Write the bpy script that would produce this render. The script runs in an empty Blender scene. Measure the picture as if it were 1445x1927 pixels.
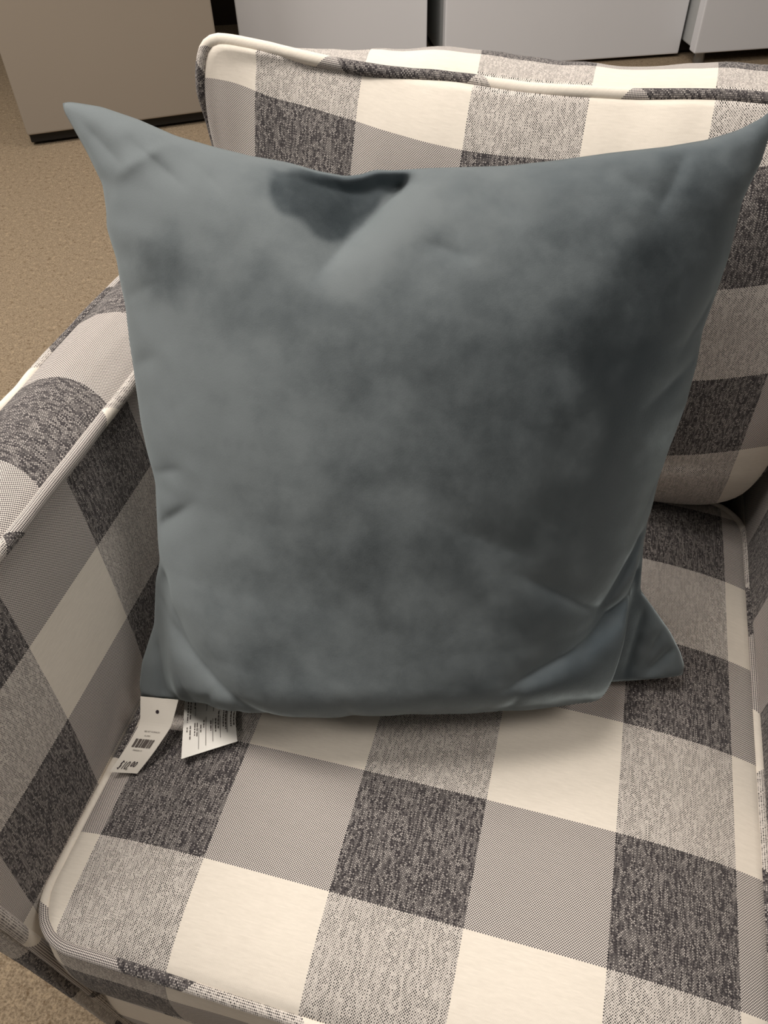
import bpy, bmesh, math, random
from mathutils import Vector, Matrix, noise

C = bpy.context.scene.collection
SC = bpy.context.scene
random.seed(7)

# ------------------------------------------------------------------ camera
cam_d = bpy.data.cameras.new('camera')
cam_d.sensor_fit = 'HORIZONTAL'
cam_d.sensor_width = 36.0
cam_d.lens = 1498.5 / 1445.0 * 36.0
cam_d.clip_start = 0.02
cam = bpy.data.objects.new('camera', cam_d)
C.objects.link(cam)
cam.matrix_world = Matrix(((0.966491,-0.170178,0.192184,0.035559), (0.255767,0.702186,-0.664468,-0.291842), (-0.021871,0.691357,0.722182,1.108467), (0,0,0,1)))
SC.camera = cam

# ------------------------------------------------------------------ light
SC.view_settings.view_transform = 'Standard'
SC.view_settings.look = 'None'
SC.view_settings.gamma = 1.0
SC.view_settings.use_curve_mapping = False
SC.view_settings.exposure = -0.22
W = bpy.data.worlds.new('store_air'); SC.world = W; W.use_nodes = True
W.node_tree.nodes['Background'].inputs[0].default_value = (1.0, 0.955, 0.89, 1)
W.node_tree.nodes['Background'].inputs[1].default_value = 0.10


def area(name, loc, target, sx, sy, power, col):
    l = bpy.data.lights.new(name, 'AREA')
    l.shape = 'RECTANGLE'; l.size = sx; l.size_y = sy
    l.energy = power; l.color = col
    o = bpy.data.objects.new(name, l); C.objects.link(o)
    o.location = loc
    o.rotation_euler = (Vector(target) - Vector(loc)).to_track_quat('-Z', 'Y').to_euler()
    return o


WARM = (1.0, 0.935, 0.865)
# fluorescent troffers in the store ceiling, 2.9 m up, all facing straight down
area('ceiling_troffer_above', (-0.7, 0.25, 2.85), (-0.7, 0.25, 0), 1.2, 0.6, 46, WARM)
area('ceiling_troffer_left', (-2.1, 0.75, 2.85), (-2.1, 0.75, 0), 1.2, 0.9, 76, WARM)
area('ceiling_troffer_front', (-2.0, -1.3, 2.85), (-2.0, -1.3, 0), 1.2, 0.6, 34, WARM)
area('ceiling_troffer_right', (1.7, -0.1, 2.85), (1.7, -0.1, 0), 1.2, 0.6, 26, WARM)
area('ceiling_troffer_far', (-0.3, 2.1, 2.85), (-0.3, 2.1, 0), 1.2, 0.6, 30, WARM)

# ------------------------------------------------------------------ node helpers


class NT:
    def __init__(s, name):
        s.m = bpy.data.materials.new(name); s.m.use_nodes = True
        s.t = s.m.node_tree; s.n = s.t.nodes; s.l = s.t.links
        s.b = s.n['Principled BSDF']

    def new(s, typ, **kw):
        x = s.n.new(typ)
        for k, v in kw.items(): setattr(x, k, v)
        return x

    def put(s, sock, v):
        if isinstance(v, bpy.types.NodeSocket): s.l.new(v, sock)
        else: sock.default_value = v

    def math(s, op, a, b=None, c=None, clamp=False):
        x = s.new('ShaderNodeMath', operation=op, use_clamp=clamp)
        s.put(x.inputs[0], a)
        if b is not None: s.put(x.inputs[1], b)
        if c is not None: s.put(x.inputs[2], c)
        return x.outputs[0]

    def mix(s, f, a, b):
        x = s.new('ShaderNodeMix', data_type='RGBA')
        s.put(x.inputs[0], f); s.put(x.inputs[6], a); s.put(x.inputs[7], b)
        return x.outputs[2]

    def noise(s, vec, scale, detail=2.0, rough=.5, dims='3D'):
        x = s.new('ShaderNodeTexNoise', noise_dimensions=dims)
        if vec is not None: s.l.new(vec, x.inputs['Vector'])
        x.inputs['Scale'].default_value = scale
        x.inputs['Detail'].default_value = detail
        x.inputs['Roughness'].default_value = rough
        return x.outputs[0]

    def ramp(s, f, lo, hi):
        x = s.new('ShaderNodeMapRange'); s.put(x.inputs[0], f)
        x.inputs[1].default_value = lo; x.inputs[2].default_value = hi
        return x.outputs[0]

    def bump(s, h, dist, strength=1.0, normal=None):
        x = s.new('ShaderNodeBump'); s.put(x.inputs['Height'], h)
        x.inputs['Distance'].default_value = dist
        x.inputs['Strength'].default_value = strength
        if normal is not None: s.l.new(normal, x.inputs['Normal'])
        return x.outputs[0]


def rgba(r, g, b): return (r, g, b, 1.0)


def srgb(r, g, b):
    f = lambda c: (c / 255 / 12.92) if c <= 10 else ((c / 255 + .055) / 1.055) ** 2.4
    return (f(r), f(g), f(b), 1.0)


def plain(name, col, rough=.5, metal=0.0, mottled=0.0, scale=30):
    t = NT(name)
    if mottled:
        g = t.new('ShaderNodeTexCoord').outputs['Object']
        n = t.noise(g, scale, 4, .6)
        d = tuple(c * (1 - mottled) for c in col[:3]) + (1,)
        t.put(t.b.inputs['Base Color'], t.mix(n, d, col))
    else:
        t.b.inputs['Base Color'].default_value = col
    t.b.inputs['Roughness'].default_value = rough
    t.b.inputs['Metallic'].default_value = metal
    return t.m


# ---- buffalo check upholstery; UV is counted in checks, warp runs along V
def make_check(name, fuzz=1.0):
    t = NT(name)
    uv = t.new('ShaderNodeUVMap').outputs[0]
    sp = t.new('ShaderNodeSeparateXYZ'); t.l.new(uv, sp.inputs[0])
    u, v = sp.outputs[0], sp.outputs[1]
    n = 104.0
    iu = t.math('FLOOR', t.math('MULTIPLY', u, n))
    iv = t.math('FLOOR', t.math('MULTIPLY', v, n))
    over = t.math('FLOORED_MODULO', t.math('ADD', iu, iv), 2.0)          # 1 = warp thread on top
    cu = t.math('FLOORED_MODULO', t.math('FLOOR', t.math('DIVIDE', iu, n)), 2.0)
    cv = t.math('FLOORED_MODULO', t.math('FLOOR', t.math('DIVIDE', iv, n)), 2.0)

    def vec(a, b):
        x = t.new('ShaderNodeCombineXYZ'); t.put(x.inputs[0], a); t.put(x.inputs[1], b)
        return x.outputs[0]
    slub = t.noise(vec(t.math('MULTIPLY', iu, 7.31), t.math('MULTIPLY', v, 6.0)), 1.0, 1, .5)
    slub = t.ramp(slub, .46, .74)
    wn = t.new('ShaderNodeTexWhiteNoise', noise_dimensions='2D')
    t.l.new(vec(iu, t.math('FLOOR', t.math('MULTIPLY', v, n * .4))), wn.inputs['Vector'])
    speck = t.ramp(wn.outputs['Value'], .50, 1.0)
    fine = t.noise(vec(t.math('MULTIPLY', u, 9.0), t.math('MULTIPLY', iv, 7.31)), 1.0, 2, .6)
    cream = t.mix(fine, srgb(213, 204, 191), srgb(235, 226, 213))
    warp_d = t.mix(t.math('MAXIMUM', t.math('MULTIPLY', slub, .62), t.math('MULTIPLY', speck, .72)),
                   srgb(42, 39, 39), srgb(214, 206, 198))
    weft_d = t.mix(t.math('MULTIPLY', fine, .35), srgb(52, 47, 50), srgb(128, 121, 122))
    mixed = t.math('ABSOLUTE', t.math('SUBTRACT', cu, cv))
    pale = t.mix(t.math('MULTIPLY', mixed, .75), cream, srgb(214, 206, 200))     # the ecru yarn looks cooler among dark threads
    warp = t.mix(cu, pale, warp_d)
    weft = t.mix(cv, pale, weft_d)
    # the cream weft is packed over the dark warp a little, so warp-only squares read mid grey
    col = t.mix(over, weft, warp)
    t.put(t.b.inputs['Base Color'], col)
    t.b.inputs['Roughness'].default_value = .95
    t.b.inputs['Specular IOR Level'].default_value = .15
    t.b.inputs['Sheen Weight'].default_value = .12 * fuzz
    t.b.inputs['Sheen Roughness'].default_value = .6
    h = t.math('ADD', t.math('MULTIPLY', over, .15), t.math('MULTIPLY', slub, .6))
    t.put(t.b.inputs['Normal'], t.bump(h, .0005, .35))
    return t.m


CHECK = make_check('buffalo_check_fabric')

# ---- velvet
VT = NT('slate_blue_velvet')
tc = VT.new('ShaderNodeTexCoord').outputs['Object']
nap_shade_at = VT.new('ShaderNodeAttribute', attribute_name='nap_shade').outputs['Fac']
b1 = VT.ramp(VT.noise(tc, 7.0, 3, .6), .36, .64)
b2 = VT.ramp(VT.noise(tc, 17.0, 3, .55), .40, .62)
nap_shade = VT.math('ADD', VT.math('MULTIPLY', b1, .38), VT.math('MULTIPLY', b2, .24))
b3 = VT.ramp(VT.noise(tc, 48.0, 5, .62), .36, .64)
nap_shade = VT.math('ADD', nap_shade, VT.math('MULTIPLY', VT.math('SUBTRACT', b3, .5), .20))
nap_shade = VT.math('ADD', nap_shade, VT.math('MULTIPLY', nap_shade_at, 1.0))
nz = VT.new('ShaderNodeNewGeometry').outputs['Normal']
lean = VT.new('ShaderNodeVectorMath', operation='SCALE')       # tilts normals by brush marks and by painted light and shade
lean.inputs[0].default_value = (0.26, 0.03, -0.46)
VT.l.new(VT.math('SUBTRACT', nap_shade, .38), lean.inputs['Scale'])
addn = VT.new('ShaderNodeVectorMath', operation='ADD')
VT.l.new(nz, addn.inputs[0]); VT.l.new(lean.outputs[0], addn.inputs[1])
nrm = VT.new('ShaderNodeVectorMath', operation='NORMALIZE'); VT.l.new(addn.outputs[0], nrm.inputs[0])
mp = VT.new('ShaderNodeMapping'); VT.l.new(tc, mp.inputs['Vector'])
mp.inputs['Scale'].default_value = (1400, 1400, 160)
pile = VT.noise(mp.outputs[0], 1.0, 2, .6)
VT.put(VT.b.inputs['Normal'], VT.bump(pile, .0004, .30, nrm.outputs[0]))
VT.put(VT.b.inputs['Base Color'], VT.mix(VT.math('MULTIPLY', nap_shade, .6, clamp=True), srgb(107, 113, 115), srgb(71, 80, 86)))  # painted light and shade tint the base colour along with the brush marks
VT.b.inputs['Roughness'].default_value = .8
VT.b.inputs['Specular IOR Level'].default_value = .1
VT.b.inputs['Sheen Weight'].default_value = .65
VT.b.inputs['Sheen Roughness'].default_value = .35
VT.b.inputs['Sheen Tint'].default_value = srgb(196, 208, 210)
VELVET = VT.m

# ---- carpet
CT = NT('tan_loop_carpet')
g = CT.new('ShaderNodeTexCoord').outputs['Object']
n1 = CT.noise(g, 260, 3, .7)
n2 = CT.noise(g, 75, 3, .65)
n3 = CT.noise(g, 3.0, 3, .5)
c = CT.mix(CT.ramp(n1, .35, .65), srgb(106, 92, 76), srgb(162, 145, 122))
c = CT.mix(CT.math('MULTIPLY', CT.ramp(n2, .56, .70), .75), c, srgb(92, 73, 53))
c = CT.mix(CT.math('MULTIPLY', CT.ramp(n2, .44, .30), .65), c, srgb(176, 156, 128))
c = CT.mix(CT.math('MULTIPLY', n3, .25), c, srgb(136, 118, 96))
CT.put(CT.b.inputs['Base Color'], c)
CT.b.inputs['Roughness'].default_value = 1.0
CT.b.inputs['Specular IOR Level'].default_value = .05
CT.put(CT.b.inputs['Normal'], CT.bump(n1, .004, .7))
CARPET = CT.m

# ---- painted appliances
def enamel(name, col, rough):
    t = NT(name)
    o = t.new('ShaderNodeTexCoord').outputs['Object']
    t.put(t.b.inputs['Base Color'], t.mix(t.noise(o, 4, 3), tuple(x * .96 for x in col[:3]) + (1,), col))
    t.b.inputs['Roughness'].default_value = rough
    t.put(t.b.inputs['Normal'], t.bump(t.noise(o, 420, 2), .0004, .25))
    return t.m


WHITE = enamel('white_enamel', srgb(224, 224, 227), .38)
BEIGE = enamel('bisque_enamel', srgb(146, 136, 124), .25)
GREY = enamel('grey_cabinet_paint', srgb(176, 178, 178), .35)
EDGE = enamel('pale_edge_trim', srgb(205, 200, 188), .35)
BLACK = plain('black_plastic', srgb(26, 23, 21), .55, 0, .3, 60)
CHROME = plain('steel_foot', srgb(170, 170, 168), .3, .9, .2, 90)
WALL = plain('dull_wall_paint', srgb(120, 112, 100), .8, 0, .1, 6)
BASEB = plain('brown_baseboard', srgb(46, 34, 26), .6, 0, .2, 20)
WOOD = plain('dark_wood_leg', srgb(60, 42, 30), .45, 0, .4, 25)
PAPER = plain('white_card', srgb(226, 219, 208), .7, 0, .05, 200)
SATIN = plain('white_satin_label', srgb(236, 232, 224), .5, 0, .04, 300)
INK = plain('marker_ink', srgb(38, 24, 34), .6, 0, .1, 200)
PRINT = plain('grey_print', srgb(84, 74, 70), .7, 0, .1, 300)
THREAD = plain('seam_thread', srgb(70, 82, 88), .9, 0, .2, 300)

# ------------------------------------------------------------------ mesh helpers


def link(name, verts, faces, mat, parent=None, uvs=None, smooth=True, attr=None):
    me = bpy.data.meshes.new(name)
    me.from_pydata([tuple(v) for v in verts], [], faces)
    if uvs is not None:
        lay = me.uv_layers.new(name='UVMap')
        k = 0
        for p in me.polygons:
            for li in p.loop_indices:
                lay.data[li].uv = uvs[me.loops[li].vertex_index] if not callable(uvs) else uvs(me.loops[li].vertex_index, p.index)
    if attr:
        for an, vals in attr.items():
            a = me.attributes.new(an, 'FLOAT', 'POINT')
            a.data.foreach_set('value', vals)
    me.materials.append(mat)
    if smooth:
        me.polygons.foreach_set('use_smooth', [True] * len(me.polygons))
    me.update()
    o = bpy.data.objects.new(name, me); C.objects.link(o)
    if parent is not None: o.parent = parent
    return o


def thing(name, label, cat, loc=(0, 0, 0), group=None):
    o = bpy.data.objects.new(name, None); C.objects.link(o)
    o.location = loc; o.empty_display_size = .1
    o['label'] = label; o['category'] = cat
    if group: o['group'] = group
    return o


def grid_faces(n, m, base=0, wrap=False, flip=False):
    f = []
    for i in range(n - 1):
        for j in range(m if wrap else m - 1):
            a = base + i * m + j; b = base + i * m + (j + 1) % m
            q = (a, b, b + m, a + m)
            f.append(q[::-1] if flip else q)
    return f


def sstep(a, b, x):
    t = min(1.0, max(0.0, (x - a) / (b - a)))
    return t * t * (3 - 2 * t)


def box(name, lo, hi, mat, parent=None, bev=0.0, seg=2, M=None):
    bm = bmesh.new()
    bmesh.ops.create_cube(bm, size=1)
    for v in bm.verts:
        v.co = Vector([lo[i] + (v.co[i] + .5) * (hi[i] - lo[i]) for i in range(3)])
    if bev: bmesh.ops.bevel(bm, geom=bm.edges[:], offset=bev, segments=seg, affect='EDGES', profile=.6)
    if M is not None: bmesh.ops.transform(bm, matrix=M, verts=bm.verts)
    me = bpy.data.meshes.new(name); bm.to_mesh(me); bm.free()
    me.materials.append(mat)
    o = bpy.data.objects.new(name, me); C.objects.link(o)
    if parent is not None: o.parent = parent
    return o


def resample(pts, n, closed=False):
    P = [Vector(p) for p in pts]
    if closed: P = P + [P[0]]
    L = [0]
    for a, b in zip(P, P[1:]): L.append(L[-1] + (b - a).length)
    out = []; k = 0
    N = n if closed else n - 1
    for i in range(n):
        d = L[-1] * i / N
        while k < len(L) - 2 and L[k + 1] < d: k += 1
        t = 0 if L[k + 1] == L[k] else (d - L[k]) / (L[k + 1] - L[k])
        out.append(P[k].lerp(P[k + 1], t))
    return out


def smooth_line(pts, it=2, closed=False):
    P = [Vector(p) for p in pts]
    for _ in range(it):
        Q = P[:]
        for i in range(len(P)):
            if not closed and i in (0, len(P) - 1): continue
            Q[i] = P[i] * .5 + (P[i - 1] + P[(i + 1) % len(P)]) * .25
        P = Q
    return P


def tube(name, pts, r, mat, parent, closed=False, uo=(0, 0), sides=12, step=.006, wob=.0, per=.148):
    L = sum((Vector(b) - Vector(a)).length for a, b in zip(pts, pts[1:]))
    n = max(4, int(L / step))
    P = resample(pts, n, closed)
    V, U = [], []
    up = Vector((0, 0, 1)); prev = None
    m = sides + 1
    rings = n + 1 if closed else n
    s = 0.0
    for i in range(rings):
        p = P[i % n]
        a = P[(i - 1) % n] if (closed or i > 0) else p
        b = P[(i + 1) % n] if (closed or i < n - 1) else p
        t = (b - a).normalized()
        if prev is None:
            ref = up if abs(t.dot(up)) < .9 else Vector((1, 0, 0))
            nrm = t.cross(ref).normalized()
        else:
            nrm = (prev - t * prev.dot(t)).normalized()
        prev = nrm; bn = t.cross(nrm)
        if i > 0: s += (P[i % n] - P[(i - 1) % n]).length
        rr = r * (1 + wob * noise.noise(p * 60))
        for k in range(m):
            a_ = 2 * math.pi * k / sides
            V.append(p + nrm * (rr * math.cos(a_)) + bn * (rr * math.sin(a_)))
            w = (a_ - math.pi) * r * .8
            q = s - L if (closed and s > .62 * L) else s        # the bias strip is joined at the back
            U.append(uo(q, w) if callable(uo) else ((q - w) / per + uo[0], (q + w) / per + uo[1]))
    F = grid_faces(rings, m)
    if not closed:
        F.append(tuple(range(m - 1))); e = (rings - 1) * m
        F.append(tuple(e + k for k in range(m - 1))[::-1])
    return link(name, V, F, mat, parent, U)


def rounded_outline(x0, x1, y0, y1, r, per=10, cr=None):
    # counter-clockwise from the front left corner's left end; cr = radii (fl, fr, br, bl)
    cr = cr or (r, r, r, r)
    pts = []
    for (cx, cy, a0, rr) in ((x0, y0, math.pi, cr[0]), (x1, y0, 1.5 * math.pi, cr[1]), (x1, y1, 0, cr[2]), (x0, y1, .5 * math.pi, cr[3])):
        sx = 1 if cx == x0 else -1; sy = 1 if cy == y0 else -1
        for k in range(per + 1):
            a = a0 + k / per * math.pi / 2
            pts.append(Vector((cx + sx * rr + rr * math.cos(a), cy + sy * rr + rr * math.sin(a), 0)))
    return pts


def boxed_cushion(name, out, top_z, edge_z, depth, bulge, uvf, mat, parent, xf, nr=44, nb=16, wave=None, sag=None, buv=1.0, bottom_crown=.015):
    """out: closed outline (x,y); top_z(x,y): height of the panel; edge_z(x,y): height at the welt."""
    n = len(out)
    cx = sum(p.x for p in out) / n; cy = sum(p.y for p in out) / n
    V, U = [], []
    nrm = []
    for i in range(n):
        t = out[(i + 1) % n] - out[i - 1]
        nrm.append(Vector((t.y, -t.x, 0)).normalized())
    # top rings
    for k in range(nr + 1):
        f = (k / nr) ** .8
        for i in range(n):
            x = cx + (out[i].x - cx) * f; y = cy + (out[i].y - cy) * f
            V.append(xf(Vector((x, y, top_z(x, y) if k < nr else edge_z(x, y)))))
            U.append(uvf(x, y))
    # boxing, from the welt down
    for k in range(1, nb + 1):
        q = k / nb
        for i in range(n):
            o = out[i]; b = bulge * math.sin(math.pi * q) ** .7
            if wave: b += wave(o.x, o.y, q) * math.sin(math.pi * q)
            p = o + nrm[i] * b
            if sag: p.y -= sag(o.x, o.y) * q
            V.append(xf(Vector((p.x, p.y, edge_z(o.x, o.y) - depth * q))))
            e = o + nrm[i] * (depth * q * buv - .010)
            U.append(uvf(e.x, e.y))
    F = grid_faces(nr + 1 + nb, n, 0, wrap=True)
    F = [tuple(q) for q in F]
    base = (nr + nb) * n
    # bottom
    kk = 8
    for k in range(1, kk + 1):
        f = 1 - k / kk
        for i in range(n):
            x = cx + (out[i].x - cx) * f; y = cy + (out[i].y - cy) * f
            V.append(xf(Vector((x, y, edge_z(out[i].x, out[i].y) - depth - bottom_crown * (1 - f * f)))))
            U.append(uvf(x, y))
    F += grid_faces(kk + 1, n, base, wrap=True)
    return link(name, V, F, mat, parent, U)


# ------------------------------------------------------------------ the setting
fl = link('floor', [(-9, -4, 0), (7, -4, 0), (7, 9, 0), (-9, 9, 0)], [(0, 1, 2, 3)], CARPET, smooth=False)
fl['kind'] = 'structure'
ANG = math.radians(22.5)
ROWM = Matrix.Translation((.31, 3.435, 0)) @ Matrix.Rotation(ANG, 4, 'Z')   # x along the row of appliances, y away from the chair
wb = box('wall_back', (-6.0, 1.0, 0), (5, 1.12, 2.9), WALL, None, 0, 1, ROWM); wb['kind'] = 'structure'
bb = box('baseboard_back', (-6.0, .985, 0), (5, 1.0, .14), BASEB, None, 0, 1, ROWM); bb['kind'] = 'structure'

# ------------------------------------------------------------------ armchair
CX = -.0215
chair = thing('armchair', 'grey and cream buffalo check upholstered armchair with the velvet pillow on its seat', 'armchair', (CX, .15, 0))
bpy.context.view_layer.update()


class Adopt:
    """parent with the thing's offset kept"""
    def __init__(s, root): s.r = root; s.inv = Matrix.Translation(-Vector(root.location))

    def __call__(s, o):
        o.parent = s.r; o.matrix_parent_inverse = s.inv
        return o


ad = Adopt(chair)

# --- seat cushion
SX0, SX1, SY0, SY1 = -.299, .259, -.183, .43
ZE = .436


def seat_edge(x, y): return ZE + .002 * math.sin(x * 23) * (1 if y < 0 else 0)


def seat_top(x, y):
    X = abs(x - CX) / .28; Y = abs(y - .1235) / .3065
    X = min(1, X); Y = min(1, Y)
    return ZE + .004 + .024 * (1 - X ** 5) * (1 - Y ** 8) + .004 * (1 - X * X) * (1 - Y * Y)


def seat_uv(x, y):
    d = x - CX
    x += math.copysign(.0095, d) * sstep(.18, .262, abs(d))      # the cloth follows the crown's arc
    return (x / .105 + 3.7, y / .1002)


so = rounded_outline(SX0, SX1, SY0, SY1, .03, 10, (.040, .034, .05, .05))
so = resample(so, 220, True)
I3 = lambda p: p
seat = ad(boxed_cushion('seat_cushion', so, seat_top, seat_edge, .125, .010, seat_uv, CHECK, None, I3,
                        wave=lambda x, y, q: .002 * noise.noise(Vector((x * 25, y * 25, q * 2)))))
pz = [Vector((p.x, p.y, 0)) for p in so]
pz = [Vector((p.x + (CX - p.x) * .000, p.y, seat_edge(p.x, p.y) + .0015)) for p in pz]


def seat_pipe(q, w):
    # pieces of bias strip, joined where they were sewn
    if q >= 0: return ((q - w) / .148 + .33, (q + w) / .148 + .85)
    k = q + .4 * w
    if k > -.100: return (.985 + (q - w) / .148 * .9, .985 + (q + w) / .148 * .9) if q < -.03 else (.75 + q / .148, .75 + w / .148)
    if k > -.160: return (1.45 + (q + .13 - w) / .148, 1.45 + (q + .13 + w) / .148)
    return (.80 + (q + .160 - w) / .148, .80 + (q + .160 + w) / .148)


tube('piping', pz, .0046, CHECK, seat, True, seat_pipe, wob=.06)
pz2 = [Vector((p.x, p.y, p.z - .126)) for p in pz]
tube('piping', pz2, .0046, CHECK, seat, True, (.3, 1.1), wob=.06)

# --- back cushion (local x across, y up the lean, z towards the sitter)
BL = .15
bup = Vector((0, BL, 1)).normalized(); bn = Vector((0, -1, BL)).normalized(); bo = Vector((0, .402, .449))


def bxf(p): return bo + Vector((1, 0, 0)) * p.x + bup * p.y + bn * p.z


def bpt(x, y): return Vector((x, y, 0))


# outline, counter-clockwise seen from the sitter: a wide top with soft sagging edge
bo_pts = []
BT = .419
raw = []
for k in range(41):                      # top edge, right to left
    x = .292 - (.292 + .342) * k / 40
    q = (x - CX) / .31
    raw.append((x, .0028 * noise.noise(Vector((x * 13, 2, 7))) + BT - .004 + .024 * abs(q) ** 2 * (1 if x < CX else .35)))
left = [(-.352, .400), (-.348, .36), (-.338, .30), (-.33, .24), (-.32, .18), (-.31, .12), (-.30, .07), (-.285, .035), (-.25, .016)]
bot = [(x, .012) for x in (-.2, -.1, 0, .1, .18)]
right = [(.215, .018), (.245, .04), (.258, .08), (.268, .14), (.278, .2), (.287, .27), (.295, .34), (.300, .385)]
oo = [Vector((x, y, 0)) for x, y in (raw + left + bot + right)]
oo = smooth_line(resample(oo, 200, True), 3, True)


def bk_edge(x, y): return .004 * math.sin(x * 30 + 1) * (1 if y > .3 else 0)


def bk_top(x, y):
    X = min(1, abs(x - CX) / .315); Y = min(1, abs(y - .21) / .21)
    z = .062 * (1 - X ** 3.6) * (1 - Y ** 3.0) + .006
    if y < .08: z += .005 * (1 - X ** 4) * math.sin(math.pi * max(0, min(1, y / .11))) 
    z += .0035 * noise.noise(Vector((x * 14, y * 12, 3)))
    # little pull marks under the welt
    z += .0025 * noise.noise(Vector((x * 34, y * 6, 9))) * sstep(.25, .38, y)
    return z


def bk_uv(x, y):
    return ((x + .290) / .1015 + 1.0, (y - .396 + .028 * sstep(-.31, -.05, x) * sstep(.05, .35, y) - .010 * (1 - sstep(-.33, -.26, x)) - .022 * sstep(.10, .27, x)) / .1002 + 2.0)


def bk_sag(x, y): return (.035 + .045 * (1 - sstep(-.35, -.12, x))) * sstep(.3, .39, y)


back = ad(boxed_cushion('back_cushion', oo, bk_top, bk_edge, .125, .016, bk_uv, CHECK, None, bxf,
                        wave=lambda x, y, q: .006 * noise.noise(Vector((x * 9, y * 9, q))) + .003 * noise.noise(Vector((x * 30, y * 30, q))) + .016 * sstep(-.33, -.12, x) * sstep(.3, .39, y), sag=bk_sag, buv=1.9))
bp = [bxf(Vector((p.x, p.y, bk_edge(p.x, p.y) + .002 - .009 * (1 - sstep(-.335, -.315, p.x)) * (1 - sstep(.36, .40, p.y))))) for p in oo]
tube('piping', bp, .0058, CHECK, back, True, (.3185, .1556), wob=.06, per=.135)
bp2 = [bxf(Vector((p.x, p.y - bk_sag(p.x, p.y), bk_edge(p.x, p.y) - .126))) for p in oo]
tube('piping', bp2, .0066, CHECK, back, True, (.2, .9), wob=.06)

# --- arms: flared profile, lofted along y.  (x offset outward from centre, z)
ARM_IN = [(-.286, .10), (-.290, .25), (-.296, .36), (-.303, .44), (-.310, .50), (-.318, .56), (-.328, .62), (-.3395, .674)]
ARM_TOP = [(-.3395, .676), (-.352, .683), (-.372, .689), (-.395, .690), (-.418, .685), (-.436, .676), (-.449, .664)]
ARM_OUT = [(-.4495, .661), (-.440, .62), (-.418, .56), (-.390, .50), (-.357, .44), (-.333, .38), (-.315, .28), (-.303, .16), (-.299, .10)]
Y0, Y1 = -.178, .60


def loft(name, prof, uvf, mirror, y0=Y0, y1=Y1, ny=60, off=0.0):
    P = resample([Vector((a, 0, b)) for a, b in prof], 40)
    V, U = [], []
    s = 0
    for i, p in enumerate(P):
        if i: s += (p - P[i - 1]).length
        for j in range(ny + 1):
            y = y0 + (y1 - y0) * j / ny
            puff = .003 * noise.noise(Vector((p.x * 8, y * 6, p.z * 8 + off)))
            x = p.x + puff
            if mirror: x = 2 * CX - x
            V.append(Vector((x, y, p.z)))
            U.append(uvf(y, p, s))
    return V, U, grid_faces(40, ny + 1, 0, flip=mirror)


def join_parts(lst):
    V, U, F = [], [], []
    for v, u, f in lst:
        b = len(V); V += v; U += u; F += [tuple(i + b for i in q) for q in f]
    return V, U, F


ROWZ = [(.10, -4.2), (.36, -1.03), (.441, 0.0), (.525, 1.0), (.605, 2.0), (.68, 2.93)]


def rowz(z):
    for (a, ra), (b, rb) in zip(ROWZ, ROWZ[1:]):
        if z <= b: return ra + (rb - ra) * (z - a) / (b - a)
    return 2.95


def uv_in(y, p, s):
    # warp lines tilt a little down the panel
    return ((y - .075 - .16 * (p.z - .605)) / .1055 + 1.0, rowz(p.z) + 1.0)


def uv_top(y, p, s):
    bow = .018 * (1 - ((p.x + .395) / .056) ** 2)
    return ((y - .072 - bow + .012) / .1075 + 1.0, 1.04 + s / .128)


def uv_out(y, p, s): return ((y - .075) / .1055 + 1.0, s / .1 + .3)


def make_arm(mirror):
    nm = 'arm'
    parts = [loft('in', ARM_IN, uv_in, mirror), loft('top', ARM_TOP, uv_top, mirror), loft('out', ARM_OUT, uv_out, mirror)]
    # front panel, puffed forward
    inn = ARM_IN + ARM_TOP[:1]
    rows, nz_, nx_ = [], 46, 14
    V, U = [], []
    Pi = resample([Vector((a, 0, b)) for a, b in ARM_IN], nz_)
    out_r = [Vector((a, 0, b)) for a, b in ARM_OUT[::-1]]
    Po = resample(out_r, nz_)
    for i in range(nz_):
        for j in range(nx_ + 1):
            q = j / nx_
            p = Pi[i].lerp(Po[i], q)
            top = i / (nz_ - 1)
            z = p.z + .0225 * math.sin(math.pi * q) ** .85 * sstep(.55, 1, top)
            y = Y0 - .016 * math.sin(math.pi * q) ** .7 * (1 - sstep(.86, 1, top))
            x = p.x if not mirror else 2 * CX - p.x
            V.append(Vector((x, y, z)))
            U.append(((p.x + .30) / .105 + 1.55, (z - .30) / .11 + 1.0 + .12 * math.sin(math.pi * q)))
    parts.append((V, U, grid_faces(nz_, nx_ + 1, 0, flip=not mirror)))
    # rear end
    V2 = [Vector((v.x, Y1, v.z)) for v in V]
    parts.append((V2, U[:], grid_faces(nz_, nx_ + 1, 0, flip=mirror)))
    V, U, F = join_parts(parts)
    o = ad(link(nm, V, F, CHECK, None, U))
    sg = (lambda x: 2 * CX - x) if mirror else (lambda x: x)
    ys = [Y1 - (Y1 - Y0) * k / 30 for k in range(31)]
    wob = lambda y: .0025 * noise.noise(Vector((y * 14, 1, 5)))
    # inner welt runs along the top edge and turns down the front
    inner = [Vector((sg(-.3405 + wob(y)), y, .677 + wob(y + 3))) for y in ys]
    down = [Vector((sg(a - .002), Y0 - .003, b)) for a, b in ARM_IN[::-1][1:]]
    tube('piping', smooth_line(resample(inner + down, 260), 3), .0058, CHECK, o, False, (-.905, -2.04), wob=.06)
    outer = [Vector((sg(-.4505 + wob(y + 1)), y, .6635 + wob(y + 2))) for y in ys]
    downo = [Vector((sg(a - .001), Y0 - .003, b)) for a, b in ARM_OUT[1:]]
    tube('piping', smooth_line(resample(outer + downo[:2], 260), 3), .0058, CHECK, o, False, (-.547, -.432), wob=.06)
    return o


make_arm(False)
make_arm(True)

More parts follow.
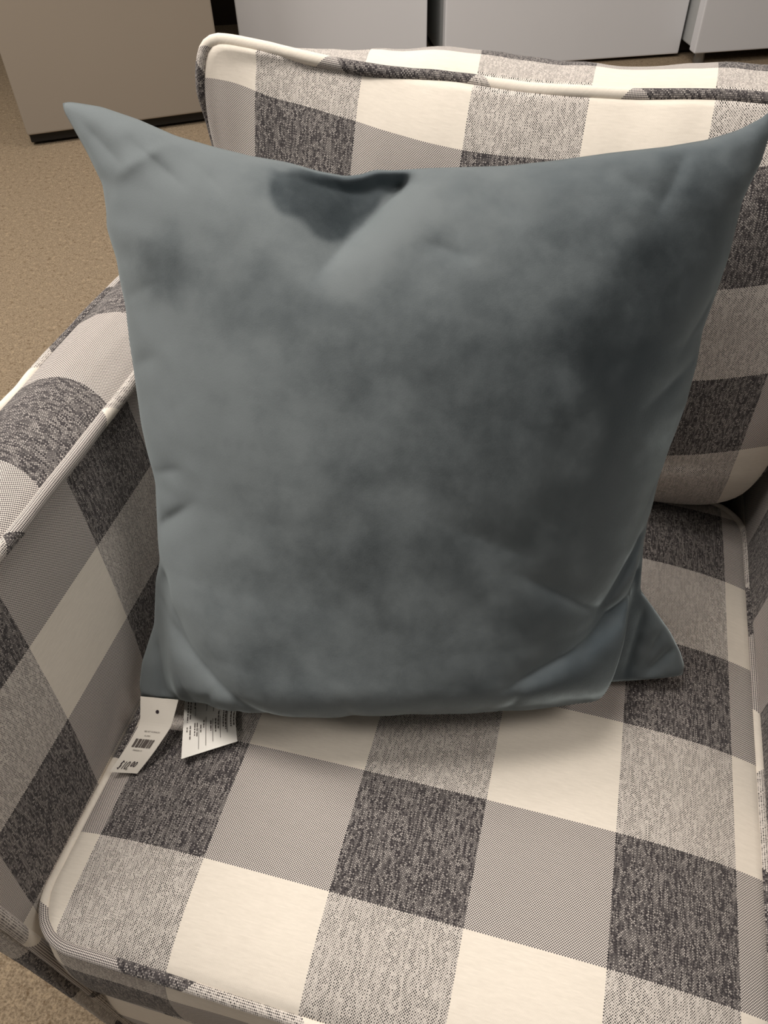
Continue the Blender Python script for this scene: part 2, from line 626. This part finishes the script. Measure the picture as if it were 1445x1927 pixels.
# --- front rail under the seat cushion, deck and outside back
V, U = [], []
for i in range(24):
    z = .30 - .20 * i / 23
    for j in range(60):
        x = -.295 + .547 * j / 59
        y = -.176 - .008 * math.sin(math.pi * i / 23)
        V.append(Vector((x, y, z))); U.append((x / .105 + 2.7, (z) / .1 + .0))
ad(link('front_rail', V, grid_faces(24, 60), CHECK, None, U))
b_ = ad(box('seat_deck', (-.29, -.17, .12), (.247, .60, .292), BLACK, None, .004))
# outside back frame
pts = rounded_outline(-.33, .287, .565, .655, .03, 8)
pts = resample(pts, 120, True)


def fr_uv(x, y): return (x / .105 + 2.7, y / .1)


V, U = [], []
lev = [(.10, .0), (.3, .0), (.5, .0), (.7, -.002), (.765, -.004), (.785, -.012), (.792, -.03)]
per = 0
for z, s in lev:
    for i, p in enumerate(pts):
        c0 = Vector((CX, .61, 0)); d = (p - c0)
        k = 1 + s / max(.045, d.length) if s else 1
        V.append(Vector((c0.x + d.x * k, c0.y + d.y * (1 + s / .045), z))); U.append((p.x / .105 + 2.7, z / .1 + p.y / .1))
F = grid_faces(len(lev), 120, 0, wrap=True)
F.append(tuple(range((len(lev) - 1) * 120, len(lev) * 120)))
ad(link('outside_back', V, F, CHECK, None, U))
for (x, y) in ((-.285, -.15), (.242, -.15), (-.285, .60), (.242, .60)):
    bm = bmesh.new()
    bmesh.ops.create_cone(bm, cap_ends=True, segments=20, radius1=.017, radius2=.025, depth=.12)
    bmesh.ops.translate(bm, verts=bm.verts, vec=(x, y, .06))
    me = bpy.data.meshes.new('leg'); bm.to_mesh(me); bm.free(); me.materials.append(WOOD)
    o = bpy.data.objects.new('leg', me); C.objects.link(o); ad(o)

# ------------------------------------------------------------------ velvet pillow
PA = Vector((-.29, .022, .478))
PD = Vector((.9628, .2702, 0)); PUP = Vector((-.13203, .47043, .87251)); PN = Vector((.23577, -.84005, .48860))
TOP = [(-0.003,0.482),(0.001,0.483),(0.008,0.482),(0.025,0.479),(0.051,0.470),(0.078,0.458),(0.105,0.450),(0.132,0.443),(0.159,0.438),(0.183,0.431),(0.203,0.427),(0.215,0.428),(0.225,0.431),(0.239,0.430),(0.263,0.431),(0.291,0.431),(0.323,0.431),(0.363,0.434),(0.402,0.438),(0.442,0.441),(0.473,0.445),(0.496,0.451),(0.513,0.459),(0.519,0.464)]
RIGHT = [(0.519,0.464),(0.520,0.452),(0.514,0.430),(0.502,0.405),(0.495,0.366),(0.489,0.343),(0.479,0.311),(0.477,0.290),(0.471,0.256),(0.461,0.221),(0.453,0.189),(0.450,0.166),(0.448,0.150),(0.448,0.119),(0.448,0.084),(0.464,0.062),(0.478,0.042),(0.488,0.023),(0.493,0.009),(0.492,-0.001)]
LEFT = [(-0.003,0.482),(-0.003,0.477),(0.003,0.464),(0.011,0.447),(0.020,0.425),(0.021,0.406),(0.020,0.394),(0.025,0.371),(0.026,0.355),(0.028,0.335),(0.028,0.310),(0.029,0.285),(0.030,0.246),(0.032,0.224),(0.036,0.196),(0.033,0.159),(0.032,0.130),(0.024,0.105),(0.018,0.063),(0.003,0.026),(-0.002,0.004),(-0.002,-0.010)]
BOT = [(-.002, -.010), (.03, -.008), (.10, -.008), (.2, -.008), (.3, -.008), (.4, -.006), (.46, -.003), (.492, -.001)]
NS, NTT = 280, 280
v3 = lambda l: [Vector((a, b, 0)) for a, b in l]


def side(l, n): return smooth_line(resample(v3(l), n), 3)


T_ = side(TOP, NS + 1); B_ = side(BOT, NS + 1)
R_ = side(RIGHT[::-1], NTT + 1); L_ = side(LEFT[::-1], NTT + 1)     # bottom to top
FOLD = [(.452, .150), (.443, .10), (.432, .06), (.418, .02), (.398, -.03)]
LFOLD = [(.036, .130), (.030, .095), (.027, .05), (.028, .01), (.036, -.02)]


def poly_x(l, y):
    if y >= l[0][1]: return l[0][0]
    for (xa, ya), (xb, yb) in zip(l, l[1:]):
        if y >= yb: return xa + (xb - xa) * (y - ya) / (yb - ya)
    return l[-1][0]


def seg(px, py, a, b):
    dx, dy = b[0] - a[0], b[1] - a[1]; L = math.hypot(dx, dy)
    t = ((px - a[0]) * dx + (py - a[1]) * dy) / (L * L)
    s = (dx * (py - a[1]) - dy * (px - a[0])) / L      # + = left of a->b
    return t, s, L


# creases: a, b, width on the left side, width on the right side, depth (negative = ridge)
CREASE = [
    ((.262, .436), (.203, .376), .013, .062, .034),
    ((.180, .445), (.215, .395), .030, .030, .010),
    ((.033, .090), (.118, .010), .026, .013, .010),
    ((.035, .126), (.056, .076), .014, .011, .010),
    ((.022, .060), (.026, -.001), .006, .008, .005),
    ((.046, .040), (.058, .000), .010, .008, .004),
    ((.445, .104), (.395, .068), .008, .024, .015), ((.400, .070), (.335, .048), .009, .028, .012),
    ((.398, .088), (.340, .126), .012, .024, .009), ((.452, .066), (.440, .012), .004, .008, .005), ((.482, .030), (.458, .004), .006, .010, .006), ((.470, .05), (.455, .015), .005, .006, .003),
    ((.454, .164), (.408, .098), .012, .016, .018),
    ((.058, .446), (.084, .424), .012, .012, .005), ((.046, .430), (.074, .446), .010, .010, -.004),
    ((.090, .440), (.112, .420), .012, .012, .004),
    ((.018, .462), (.040, .440), .010, .010, .004),
    ((.274, .412), (.285, .374), .010, .016, .0035), ((.300, .425), (.320, .395), .014, .014, .004),
    ((.240, .432), (.247, .405), .006, .008, .004),
    ((.262, .375), (.288, .366), .010, .010, .003),
    ((.034, .158), (.070, .184), .014, .014, .008), ((.034, .205), (.065, .215), .012, .012, .004),
    ((.028, .290), (.055, .300), .016, .016, .003), ((.028, .340), (.06, .352), .016, .016, .003),
    ((.380, .432), (.420, .405), .018, .018, .004), ((.455, .440), (.430, .400), .016, .016, .004),
    ((.470, .290), (.430, .262), .018, .018, .004), ((.488, .345), (.455, .300), .012, .016, .004),
    ((.458, .215), (.43, .16), .014, .016, .004),
    ((.060, -.01), (.075, .022), .008, .008, .004), ((.095, -.01), (.10, .02), .008, .008, .003),
    ((.20, -.01), (.19, .03), .014, .014, .003), ((.31, -.01), (.33, .04), .016, .016, .003),
    ((.330, .150), (.280, .175), .03, .03, .003),
]


def crease(px, py):
    h = 0
    for a, b, wl, wr, dep in CREASE:
        t, s, L = seg(px, py, a, b)
        if t < -.6 or t > 1.6: continue
        w = wl if s > 0 else wr
        q = abs(s) / w
        if q > 3: continue
        along = sstep(-.5, .25, t) * (1 - sstep(.7, 1.5, t))
        h -= dep * along * math.exp(-1.7 * q ** 1.1)
    return h


def inside(poly, x, y):
    c = False; j = len(poly) - 1
    for i in range(len(poly)):
        xi, yi = poly[i]; xj, yj = poly[j]
        if (yi > y) != (yj > y) and x < (xj - xi) * (y - yi) / (yj - yi) + xi: c = not c
        j = i
    return c


def poly_d(poly, x, y):
    m = 9
    for a, b in zip(poly, poly[1:] + poly[:1]):
        t, s, L = seg(x, y, a, b); t = min(1, max(0, t))
        m = min(m, math.hypot(x - a[0] - t * (b[0] - a[0]), y - a[1] - t * (b[1] - a[1])))
    return m if inside(poly, x, y) else -m


NAP_SHADES = [([(.152, .430), (.150, .412), (.160, .400), (.181, .383), (.201, .379), (.214, .392), (.252, .428), (.2, .435)], .85, .005),  # brush marks, with light and shade of dent and folds painted in
        ([(.204, .372), (.258, .424), (.285, .43), (.275, .395), (.24, .368), (.215, .335), (.192, .345)], -.40, .014),  # painted light on the bank beside the dent
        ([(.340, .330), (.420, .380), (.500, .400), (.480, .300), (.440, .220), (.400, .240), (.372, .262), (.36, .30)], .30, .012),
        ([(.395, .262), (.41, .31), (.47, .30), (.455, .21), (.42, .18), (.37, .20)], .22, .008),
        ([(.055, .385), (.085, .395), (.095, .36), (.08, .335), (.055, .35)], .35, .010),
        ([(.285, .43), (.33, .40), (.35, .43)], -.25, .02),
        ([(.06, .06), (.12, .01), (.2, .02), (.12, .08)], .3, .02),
        ([(.29, .0), (.335, .046), (.392, .066), (.45, .10), (.445, -.02), (.35, -.03)], .55, .012),  # painted shade below the lower right fold
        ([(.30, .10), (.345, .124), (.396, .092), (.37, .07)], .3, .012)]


def nap_shade_val(x, y):
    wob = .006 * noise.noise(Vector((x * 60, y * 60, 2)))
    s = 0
    for poly, amt, soft in NAP_SHADES:
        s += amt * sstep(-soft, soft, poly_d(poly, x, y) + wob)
    # painted light fall-off: lighter towards the left, darker towards the right
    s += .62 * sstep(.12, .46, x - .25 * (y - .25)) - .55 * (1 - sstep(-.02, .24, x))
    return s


def ell(e, w):
    q = min(1, max(0, e / w))
    return math.sqrt(max(0, 1 - (1 - q) ** 2))


VF, VB, NAP_SHADE, HF, W3 = [], [], [], [], []
for j in range(NTT + 1):
    t = j / NTT
    for i in range(NS + 1):
        s = i / NS
        p = (B_[i] * (1 - t) + T_[i] * t) + (L_[j] * (1 - s) + R_[j] * s) \
            - (B_[0] * (1 - s) * (1 - t) + B_[NS] * s * (1 - t) + T_[0] * (1 - s) * t + T_[NS] * s * t)
        x, y = p.x, p.y
        el = x - L_[j].x; er = R_[j].x - x; eb = y - B_[i].y; et = T_[i].y - y
        g = ell(el, .21) * ell(er, .21) * ell(eb, .055 + .10 * (1 - sstep(.0, .10, el)) + .06 * (1 - sstep(.03, .10, er))) * ell(et, .24)
        h = .098 * g ** .9
        # flattened ears: the stuffing does not reach the corners
        hb = .082 * (ell(el, .21) * ell(er, .21) * ell(eb, .22) * ell(et, .24)) ** .9
        if y < .16:
            d = poly_x(FOLD, y) - x
            k = sstep(-.002, .014, d); f_in = 1 - sstep(.125, .165, y)
            ear = .006 * ell(er, .04) + .002
            h = h * (1 - f_in) + f_in * (h * k + min(h, ear) * (1 - k))
            d = x - poly_x(LFOLD, y)
            k = sstep(-.004, .018, d); f_in = 1 - sstep(.105, .135, y)
            ear = .018 * ell(el, .03)
            h = h * (1 - f_in) + f_in * (h * k + min(h, ear) * (1 - k))
        fade = min(1, min(el, er, eb, et) / .012)
        fade = max(0, fade)
        h += crease(x, y) * fade
        big = noise.noise(Vector((x * 9, y * 9, 4.2)))
        med = noise.noise(Vector((x * 26, y * 22, 1.7)))
        h += fade * (.0030 * big + .0012 * med)
        edge = math.exp(-min(el, er, et, max(eb, 0)) / .03)
        h += fade * edge * .0022 * noise.noise(Vector((x * 55, y * 55, 8)))
        h = max(h, 0)
        w3 = PA + PD * x + PUP * y
        pf = w3 + PN * h
        pf.z = max(pf.z, seat_top(pf.x, pf.y) + .0015)
        VF.append(pf)
        HF.append(h); W3.append(w3)
        hb = max(0, hb + fade * (.004 * big))
        pb = w3 - PN * hb
        pb.z = max(pb.z, seat_top(pb.x, pb.y) + .0015)
        VB.append(pb)
        NAP_SHADE.append(nap_shade_val(x, y))
MM = NS + 1
for _ in range(3):
    G = HF[:]
    for j in range(1, NTT):
        for i in range(1, NS):
            k = j * MM + i
            G[k] = HF[k] * .5 + (HF[k - 1] + HF[k + 1] + HF[k - MM] + HF[k + MM]) * .125
    HF = G
for k in range(len(HF)):
    pf = W3[k] + PN * HF[k]
    pf.z = max(pf.z, seat_top(pf.x, pf.y) + .0015)
    VF[k] = pf
n1 = len(VF)
F = grid_faces(NTT + 1, NS + 1)
F += grid_faces(NTT + 1, NS + 1, n1, flip=True)
pil = thing('throw_pillow', 'square slate blue velvet throw pillow leaning on the checked armchair seat', 'pillow', (-.06, .12, .465))
adp = Adopt(pil)
cov = link('pillow_cover', VF + VB, F, VELVET, None, None, True, {'nap_shade': NAP_SHADE + NAP_SHADE})
bm = bmesh.new(); bm.from_mesh(cov.data)
bmesh.ops.remove_doubles(bm, verts=bm.verts, dist=.00025)
bm.to_mesh(cov.data); bm.free()
adp(cov)
# ------------------------------------------------------------------ tags


class Strip:
    """a bent paper strip: rows of (left, right) points; at(a,b) with a across, b along"""
    def __init__(s, rows, n=30):
        s.L = smooth_line(resample([r[0] for r in rows], n), 4)
        s.R = smooth_line(resample([r[1] for r in rows], n), 4)
        s.n = n

    def at(s, a, b, off=0.0):
        f = min(.9999, max(0, b)) * (s.n - 1); i = int(f); t = f - i
        l = s.L[i].lerp(s.L[i + 1], t); r = s.R[i].lerp(s.R[i + 1], t)
        nn = (s.R[i] - s.L[i]).cross(s.L[i + 1] - s.L[i]).normalized()
        if nn.z < 0: nn = -nn
        return l.lerp(r, a) + nn * off

    def sheet(s, name, mat, root, na=12, th=.0005):
        V = []
        nb = s.n
        for off in (th / 2, -th / 2):
            for j in range(nb):
                for i in range(na + 1):
                    V.append(s.at(i / na, j / (nb - 1), off))
        m = na + 1; B = nb * m
        F = grid_faces(nb, m, 0, flip=True) + grid_faces(nb, m, B)
        for i in range(na):
            F.append((i, i + 1, B + i + 1, B + i)); e = (nb - 1) * m
            F.append((e + i + 1, e + i, B + e + i, B + e + i + 1))
        for j in range(nb - 1):
            F.append((j * m + m, j * m, B + j * m, B + j * m + m)); k = j * m + na
            F.append((k, k + m, B + k + m, B + k))
        return link(name, V, F, mat, root, None, False)

    def marks(s, name, rects, mat, root, off=.0007):
        V, F = [], []
        for (a0, b0, a1, b1) in rects:
            k = 6; base = len(V)
            for q in range(k + 1):
                for a in (a0, a1): V.append(s.at(a, b0 + (b1 - b0) * q / k, off))
            F += [(base + 2 * q, base + 2 * q + 1, base + 2 * q + 3, base + 2 * q + 2) for q in range(k)]
        return link(name, V, F, mat, root, None, False)

    def strokes(s, name, lines, w, asp, mat, root, off=.0007):
        # lines in (a,b); asp = length of strip / width
        V, F = [], []
        for ln in lines:
            P = [Vector((a, b * asp, 0)) for a, b in ln]
            P = resample(P, max(4, len(P) * 4)); base = len(V)
            for i, p in enumerate(P):
                t = (P[min(i + 1, len(P) - 1)] - P[max(0, i - 1)]).normalized()
                q = Vector((-t.y, t.x, 0)) * w / 2
                for r in (p + q, p - q): V.append(s.at(r.x, r.y / asp, off))
            F += [(base + 2 * i, base + 2 * i + 1, base + 2 * i + 3, base + 2 * i + 2) for i in range(len(P) - 1)]
        return link(name, V, F, mat, root, None, False)

    def text(s, name, body, a0, b0, size, asp, mat, root, rot=0.0, off=.0007):
        cu = bpy.data.curves.new(name, 'FONT'); cu.body = body; cu.size = size; cu.resolution_u = 2
        to = bpy.data.objects.new(name, cu); C.objects.link(to)
        dg = bpy.context.evaluated_depsgraph_get(); dg.update()
        me = bpy.data.meshes.new_from_object(to.evaluated_get(dg))
        bpy.data.objects.remove(to)
        cr_, sr_ = math.cos(rot), math.sin(rot)
        for v in me.vertices:
            x, y = v.co.x, v.co.y
            x, y = x * cr_ - y * sr_, x * sr_ + y * cr_
            v.co = s.at(a0 + x, b0 - y / asp, off)
        me.materials.clear(); me.materials.append(mat); me.name = name
        o = bpy.data.objects.new(name, me); C.objects.link(o); o.parent = root
        return o


P_ROWS = [((-.2775, .004, .497), (-.2435, .009, .497)), ((-.274, -.012, .480), (-.246, -.009, .480)),
          ((-.281, -.031, .468), (-.256, -.030, .467)), ((-.2905, -.051, .456), (-.2665, -.046, .455))]
ps = Strip([(Vector(a), Vector(b)) for a, b in P_ROWS])
tag = thing('price_tag', 'white card price tag marked $10.00 hanging over the seat welt', 'price tag', (0, 0, 0))
card = ps.sheet('card', PAPER, tag)
ASP = 2.25
ps.text('printed_text', 'VELVET CUSHION', .27, .432, .064, ASP, PRINT, card)
ps.text('printed_text', '01.4901', .36, .490, .062, ASP, PRINT, card)
bars = []
random.seed(3)
a = .16
for w, g_ in ((.05, .02), (.02, .06), (.035, .02), (.045, .05), (.015, .015), (.03, .045), (.035, .02), (.02, .02), (.04, .02), (.02, .05), (.035, .03), (.012, .02), (.012, .02), (.035, 0)):
    bars.append((a, .525, a + w, .640)); a += w + g_ * .55
ps.marks('barcode', bars, PRINT, card)
ps.text('printed_text', '1904020113', .26, .690, .066, ASP, PRINT, card)
hand = []


def oval(ca, cb, ra, rb, sl):
    return [(ca + ra * math.cos(k / 14 * 2 * math.pi) + sl * rb * math.sin(k / 14 * 2 * math.pi), cb - rb * math.sin(k / 14 * 2 * math.pi)) for k in range(15)]


hand.append([(.285, .855), (.255, .842), (.215, .855), (.205, .875), (.235, .890), (.25, .905), (.235, .930), (.195, .942), (.165, .930)])
hand.append([(.235, .828), (.215, .955)])
hand.append([(.355, .840), (.335, .945)])
hand.append(oval(.455, .893, .042, .052, .25))
hand.append([(.53, .935), (.51, .958)])
hand.append(oval(.605, .868, .030, .034, .25))
hand.append(oval(.705, .872, .030, .034, .25))
ps.strokes('price_lettering', hand, .026, ASP, INK, card)
# punched hole with the plastic barb through it
hole = [(.5 + .034 * math.cos(q / 16 * 2 * math.pi), .165 + .016 * math.sin(q / 16 * 2 * math.pi)) for q in range(17)]
ps.strokes('punched_hole', [hole, [(.485, .165), (.515, .165)]], .03, ASP, INK, card)

C_ROWS = [((-.2515, .026, .4685), (-.203, .034, .4695)), ((-.243, .006, .4705), (-.198, .017, .4705)), ((-.2285, -.0305, .4705), (-.188, -.003, .470))]
cs = Strip([(Vector(a), Vector(b)) for a, b in C_ROWS], 24)
care = cs.sheet('care_label', SATIN, None)
care['label'] = 'white sewn-in care label'
adp(care)
rul = []
for a, b0, b1 in ((.30, .56, .93), (.43, .36, .90), (.56, .40, .86), (.70, .36, .82), (.83, .12, .74), (.22, .18, .34), (.43, .02, .24), (.56, .02, .25), (.70, .02, .22), (.82, .02, .12)):
    rul.append((a, b0, a + .008, b1))
cs.marks('ruled_lines', rul, PRINT, care)
words = []
random.seed(11)
for a, b0, b1 in ((.955, .14, .60), (.90, .12, .62), (.80, .08, .66), (.755, .20, .60), (.66, .24, .62), (.61, .40, .68), (.52, .44, .64), (.385, .42, .56), (.33, .50, .64), (.26, .46, .70), (.215, .46, .68), (.13, .50, .74), (.07, .52, .60), (.12, .04, .40), (.07, .04, .44), (.2, .08, .2)):
    b = b0
    while b < b1:
        w = random.uniform(.03, .09); words.append((a, b, a + .020, min(b1, b + w))); b += w + .014
cs.marks('care_text', words, PRINT, care)

# ------------------------------------------------------------------ appliances in the row behind
def appliance(x0, yoff, w, label, M, front, side_, h=1.5, dep=.66, gap=.035, feet=True, zb=.04, group=None, kick=.022, foot_y=.13):
    org = M @ Vector((x0 + w / 2, yoff, 0))
    t = thing('refrigerator', label, 'refrigerator', org, group)
    A = Adopt(t)
    lo = lambda a, b, c: (x0 + a, yoff + b, c)
    A(box('cabinet', lo(.004, .055, zb + .012), lo(w - .004, dep, h), side_, None, .006, 2, M))
    A(box('door', lo(0, 0, zb), lo(w, .052, h - .005), front, None, .007, 3, M))
    A(box('kick_plate', lo(.004, kick, .010), lo(w - .004, kick + .07, zb + .02), BLACK, None, .002, 1, M))
    for fx in (.05, w - .05):
        for fy in (foot_y, dep - .08):
            bm = bmesh.new()
            bmesh.ops.create_cone(bm, cap_ends=True, segments=16, radius1=.024, radius2=.017, depth=zb + .014)
            bmesh.ops.translate(bm, verts=bm.verts, vec=(x0 + fx, yoff + fy, (zb + .014) / 2))
            bmesh.ops.transform(bm, matrix=M, verts=bm.verts)
            me = bpy.data.meshes.new('foot'); bm.to_mesh(me); bm.free(); me.materials.append(CHROME)
            o = bpy.data.objects.new('foot', me); C.objects.link(o); A(o)
    return t


appliance(0.0, 0.0, .74, 'white refrigerator at the right end of the row, black shadow gap and steel foot showing', ROWM, WHITE, GREY, zb=.045, kick=.16, foot_y=.05)
appliance(-.993, .12, .985, 'widest white refrigerator in the middle of the row behind the armchair', ROWM, WHITE, GREY, zb=.012)
appliance(-1.795, .20, .745, 'white refrigerator between the dark gap and the middle white refrigerator', ROWM, WHITE, GREY, zb=.05)
M1 = Matrix.Translation((-1.913, 2.144, 0)) @ Matrix.Rotation(math.radians(32.26), 4, 'Z')
appliance(0.0, 0.0, .70, 'beige refrigerator standing alone on the tan carpet at left', M1, BEIGE, EDGE, zb=.042, dep=.6)
